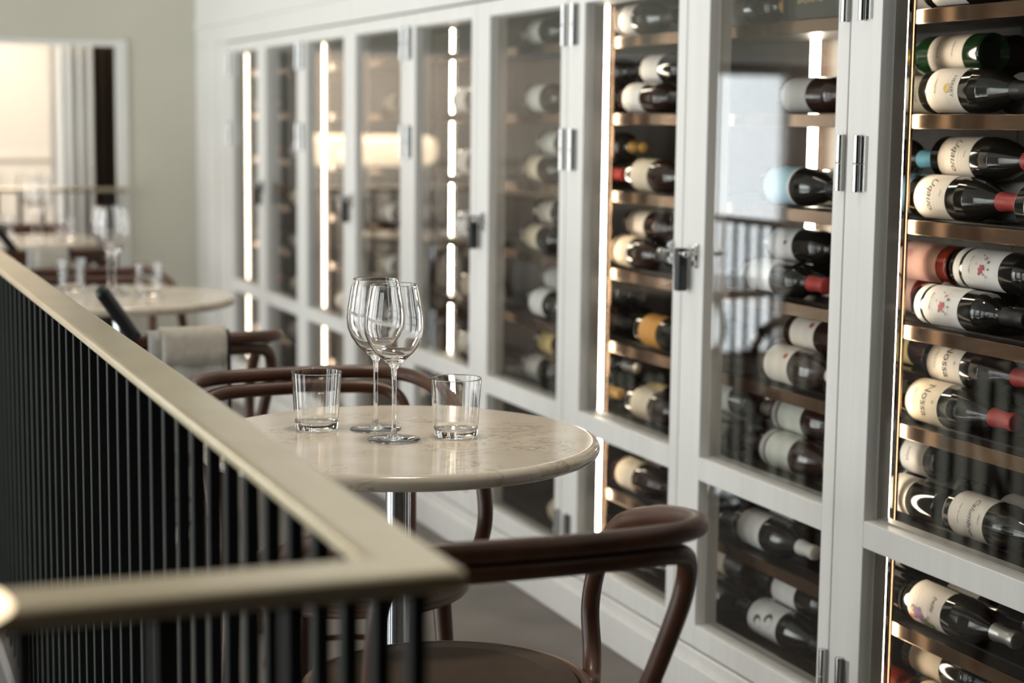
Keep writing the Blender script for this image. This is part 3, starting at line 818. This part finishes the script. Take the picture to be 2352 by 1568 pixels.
# ------------------------------------------------------------------ bentwood armchairs
def make_chair(label):
    """Origin under the seat centre, facing +y. The back rail loops round and its arms curl down to the seat."""
    t = thing('bentwood_chair', label, 'chair', group='bentwood armchairs at the marble tables')
    R = .0142
    half = [(.10,-.404,.757),(.172,-.388,.756),(.219,-.348,.753),(.240,-.28,.745),(.247,-.20,.733),(.247,-.14,.718),(.245,-.09,.703),(.245,-.045,.680),(.245,-.005,.640),(.245,.028,.590),(.244,.040,.535),(.240,.022,.480),(.228,-.005,.450),(.216,-.03,.440)]
    path = [(-x,y,z) for x,y,z in reversed(half)] + [(0,-.409,.757)] + half
    b = MB(); b.tube(path, R, 16, 5); obj('arm_rail', b, M['wood'], t)
    leg = [(.095,-.393,.729),(.155,-.380,.727),(.192,-.360,.717),(.208,-.340,.690),(.209,-.320,.640),(.200,-.275,.545),(.187,-.235,.455),(.178,-.220,.38),(.182,-.235,.2),(.195,-.275,0.012)]
    path = [(-x,y,z) for x,y,z in reversed(leg)] + [(0,-.398,.730)] + leg
    b = MB(); b.tube(path, [R*1.15]*3+[R]*(len(path)-6)+[R*1.15]*3, 16, 5); obj('back_leg_frame', b, M['wood'], t)
    b = MB(); b.lathe([(.196,.418),(.210,.416),(.2145,.422),(.2145,.452),(.211,.459),(.203,.461),(.197,.456)], 64, closed=True); obj('seat_ring', b, M['ring'], t)
    b = MB(); b.lathe([(0,.425),(.196,.428),(.1965,.452),(.190,.462),(.15,.467),(0,.468)], 64); obj('seat', b, M['seatpad'], t)
    for sx in (-1, 1):
        b = MB(); b.tube([(sx*.125,.135,.425),(sx*.135,.150,.25),(sx*.150,.180,.014)], [.0175,.0155,.0125], 16, 4); obj('leg', b, M['wood'], t)
    b = MB(); b.lathe([(.148,.268),(.153,.262),(.158,.268),(.153,.274)], 48, closed=True, c=(0,-.03,0)); obj('stretcher_ring', b, M['wood'], t)
    return t
CH = make_chair('dark bentwood armchair with its back to the camera, nearest chair, brown leather seat')
CH.location = (.842,2.335,0)
def chair(x, y, rz, label):
    c = copy_tree(CH); c.location = (x,y,0); c.rotation_euler = (0,0,rz); c['label'] = label; return c
chair(.91,3.04,PI,'dark bentwood armchair on the far side of the nearest marble table, facing camera')
chair(.82,4.46,0,'dark bentwood armchair with pale throw over its back, at the middle table')
chair(.85,5.54,PI,'dark bentwood armchair on the far side of the middle marble table')
chair(.86,7.19,0,'dark bentwood armchair with cream throw over its back, at the farthest table')
chair(.90,8.06,PI,'dark bentwood armchair between the farthest marble table and the opening')

# ------------------------------------------------------------------ throws over chair backs, dark rods
def make_throw(label, loc, w, drop):
    """A folded blanket laid over a chair's back rail: thick U-shaped fold, hanging layers on both sides."""
    t = thing('blanket', label, 'blanket', loc, group='folded blankets over chair backs')
    def sheet(r_in, thick, h_front, h_back, x0, x1, wob):
        pts = [(-r_in, -h_front), (-r_in-.003, -h_front*.5)] + [(-r_in*math.cos(a), r_in*math.sin(a)) for a in [PI*k/10 for k in range(11)]] + [(r_in+.003, -h_back*.5), (r_in, -h_back)]
        prof = []
        for i, p in enumerate(pts):
            a = pts[max(i-1,0)]; c = pts[min(i+1,len(pts)-1)]
            tx_, ty_ = c[0]-a[0], c[1]-a[1]; l = math.hypot(tx_,ty_) or 1
            prof.append((p, (p[0]-ty_/l*thick, p[1]+tx_/l*thick)))
        loop = [p for p, q in prof] + [q for p, q in reversed(prof)]
        n = len(loop); ns = 10; vs_, fs_ = [], []
        for s in range(ns+1):
            x = x0+(x1-x0)*s/ns
            for (yy, zz) in loop:
                k = max(0, -zz)
                vs_.append((x+.02*k*math.sin(3*zz*10), yy+wob*k*math.sin(s*1.3+zz*8), zz))
        for s in range(ns):
            for k in range(n):
                k2 = (k+1) % n; fs_.append((s*n+k, s*n+k2, (s+1)*n+k2, (s+1)*n+k))
        fs_.append(tuple(range(n))[::-1]); fs_.append(tuple(ns*n+k for k in range(n)))
        b = MB(); b.add(vs_, fs_, True); return b
    obj('inner_layer', sheet(.0165,.007,drop,.20,-w/2,w/2,.05), M['throwgrey'], t)
    obj('outer_fold', sheet(.0245,.006,.055,.16,-w/2+.03,w/2,.03), M['throw'], t)
    b = MB()
    for k in range(6):
        pass
    b = sheet(.0172,.0045,drop*.92,.18,w/2+.001,w/2+.010,.05); obj('dark_edge', b, M['throwdark'], t)
    return t
make_throw('pale cream folded blanket hanging over the chair back at the middle table', (.81,4.055,.757), .18, .26)
make_throw('beige folded blanket hanging over the chair back at the farthest table', (.838,6.79,.757), .15, .24)
def rod(loc, top, label):
    b = MB(); b.tube([loc, top], .0165, 20, 1)
    return tag(obj('rod', b, M['black']), label, 'rod', 'dark rods leaning behind the brass handrail')
rod((.90,4.33,.495), (.606,3.95,.88), 'black rod end rising behind the brass handrail beside the pale blanket')
rod((.93,7.07,.495), (.632,6.69,.88), 'black rod end behind the brass handrail at the left edge')

# ------------------------------------------------------------------ railing
def railing():
    t = thing('railing', 'black baluster railing with wide brass handrail turning a corner in the foreground', 'railing', (.43,CORNY,0))
    b = MB()
    # L-shaped flat brass cap with a mitred corner, one piece
    x0, x1, ye, xl, w = RAILX0, RAILX1, FY-.004, -1.2, .062
    out = [(xl,CORNY),(x1,CORNY),(x1,ye),(x0,ye),(x0,CORNY+w),(xl,CORNY+w)]
    zb, ztp = RAILZ-.017, RAILZ
    vs_ = [(x-.43,y-CORNY,z) for z in (zb,ztp) for x, y in out]
    fs_ = [(0,1,4,5),(1,2,3,4)]; fs_ = [(5,4,1,0),(4,3,2,1),(6,7,10,11),(7,8,9,10)]
    for k in range(6):
        k2 = (k+1) % 6; fs_.append((k,k2,k2+6,k+6))
    b.add(vs_, fs_)
    obj('handrail', b, M['brass'], t, bevel=.0055, seg=4)
    b = MB(); b.box(xl-.43,x1-.43-.02,.022,.040,zb-.008,zb); b.box(x0-.43+.02,x1-.43-.02,.04,ye-CORNY,zb-.008,zb); obj('top_bar', b, M['blackmetal'], t)
    first = None
    def bal(x, y):
        nonlocal first
        if first is None:
            m = MB(); m.box(-.007,.007,-.009,.009,-.10,zb-.008)
            first = obj('baluster', m, M['blackmetal'], t, (x-.43,y-CORNY,0), bevel=.001, seg=1)
        else:
            c = first.copy(); COL.objects.link(c); c.parent = t; c.location = (x-.43,y-CORNY,0)
    y = CORNY+.031
    while y < FY-.1:
        bal(.429, y); y += .0915
    x = .429-.0985
    while x > -.75:
        bal(x, CORNY+.031); x -= .0985
    b = MB(); b.box(-.012,.012,.02,ye-CORNY,-.06,-.03); b.box(xl-.43,.012,.019,.043,-.06,-.03); obj('bottom_rail', b, M['blackmetal'], t)
railing()
def far_railing():
    t = thing('railing', 'thin brass topped railing across the opening in the far wall, blurred', 'railing', (0,FY-.05,0))
    b = MB(); b.box(.475,1.44,-.02,.02,RAILZ-.022,RAILZ); obj('handrail', b, M['brass'], t, bevel=.004)
    first = None; x = 1.36
    while x > .48:
        if first is None:
            m = MB(); m.box(-.009,.009,-.009,.009,-.05,RAILZ-.022); first = obj('baluster', m, M['blackmetal'], t, (x,0,0))
        else:
            c = first.copy(); COL.objects.link(c); c.parent = t; c.location = (x,0,0)
        x -= .105
far_railing()

# ------------------------------------------------------------------ curtains in the opening, lamps
def curtain(name, label, x0, x1, y, z0, z1, m, amp, folds, taper=0.):
    n = folds*10; vs_, fs_ = [], []
    rows = 8
    for j in range(rows+1):
        z = z0+(z1-z0)*j/rows
        for side in (0, 1):
            for k in range(n+1):
                u = k/n
                x = x0+(x1-x0)*u
                x = x1 - (x1-x)*(1+taper*(1-j/rows)) if taper else x
                vs_.append((x, y+amp*math.sin(u*folds*2*PI)+side*.006, z))
    st = 2*(n+1)
    for j in range(rows):
        for side in (0, 1):
            for k in range(n):
                a = j*st+side*(n+1)+k; q = (a, a+1, a+1+st, a+st); fs_.append(q if side == 0 else q[::-1])
        for k in (0, n):
            a = j*st+k; fs_.append((a, a+st, a+st+n+1, a+n+1))
    b = MB(); b.add(vs_, fs_, True)
    return tag(obj(name, b, m), label, 'curtain', 'curtains in the far opening')
curtain('curtain', 'white pleated curtain further into the next room, left of the other white one', 1.20,1.46,FY+.85,-.6,1.72,M['curtain'],.035,3)
curtain('curtain', 'white pleated curtain beside the dark brown one in the far opening', 1.175,1.325,FY+.20,-.6,1.66,M['curtain'],.025,3)
curtain('curtain', 'dark brown curtain hanging against the white jamb of the far opening', 1.30,1.49,FY+.30,-.6,1.66,M['browncurtain'],.02,4)

# big drum pendant in the next room (seen mirrored in the cabinet glass)
t = thing('pendant_lamp', 'large glowing drum lamp mirrored across the far cabinet doors', 'lamp', (.32,10.9,.985))
b = MB(); b.lathe([(.44,0),(.475,.01),(.495,.04),(.50,.09),(.495,.14),(.475,.17),(.44,.18),(.44,.176),(.47,.165),(.49,.138),(.494,.09),(.49,.042),(.47,.015),(.44,.004)], 64, closed=True); obj('lamp_shade', b, M['lamp'], t)
b = MB(); b.lathe([(0,.006),(.44,.006),(.44,.012),(0,.012)], 48); obj('diffuser', b, M['lamp'], t)
b = MB(); b.tube([(0,0,.012),(0,0,1.71)], .006, 8, 1); obj('cable', b, M['black'], t)
for k in range(3):
    a = 2*PI*k/3; b = MB(); b.tube([(0,0,.172),(.44*math.cos(a),.44*math.sin(a),.172)], .004, 6, 1); obj('spoke', b, M['black'], t)

# slim lamp standing before the front handrail, its glowing disc just enters the picture
t = thing('floor_lamp', 'warm glowing lamp disc at the lower left, before the brass handrail', 'lamp', (.067,1.17,.0))
b = MB(); b.lathe([(0,.943),(.02,.943),(.042,.946),(.050,.951),(.046,.956),(.025,.959),(0,.960)], 40); obj('lamp_shade', b, M['bulb'], t)
b = MB(); b.lathe([(0,.014),(.007,.014),(.007,.940),(0,.940)], 16); obj('pole', b, M['black'], t)
b = MB(); b.lathe([(0,0),(.09,0),(.09,.012),(.012,.018),(0,.018)], 32); obj('base', b, M['black'], t)

# ------------------------------------------------------------------ world
w = bpy.data.worlds.new('world'); SC.world = w; w.use_nodes = True
bg = w.node_tree.nodes['Background']; bg.inputs['Color'].default_value = (.80,.88,1,1); bg.inputs['Strength'].default_value = .25
# added overhead fill lights, without fittings, above the three tables and the aisle
for (x, y, e) in ((.95,2.75,3.2),(.9,5.2,3.0),(.95,7.7,2.2),(1.35,3.9,1.6)):
    L = bpy.data.lights.new('overhead_fill', 'AREA'); L.shape = 'DISK'; L.size = .30; L.spread = math.radians(75); L.energy = e; L.color = (1,.90,.76)
    o = bpy.data.objects.new('overhead_fill', L); COL.objects.link(o); o.location = (x,y,2.66)
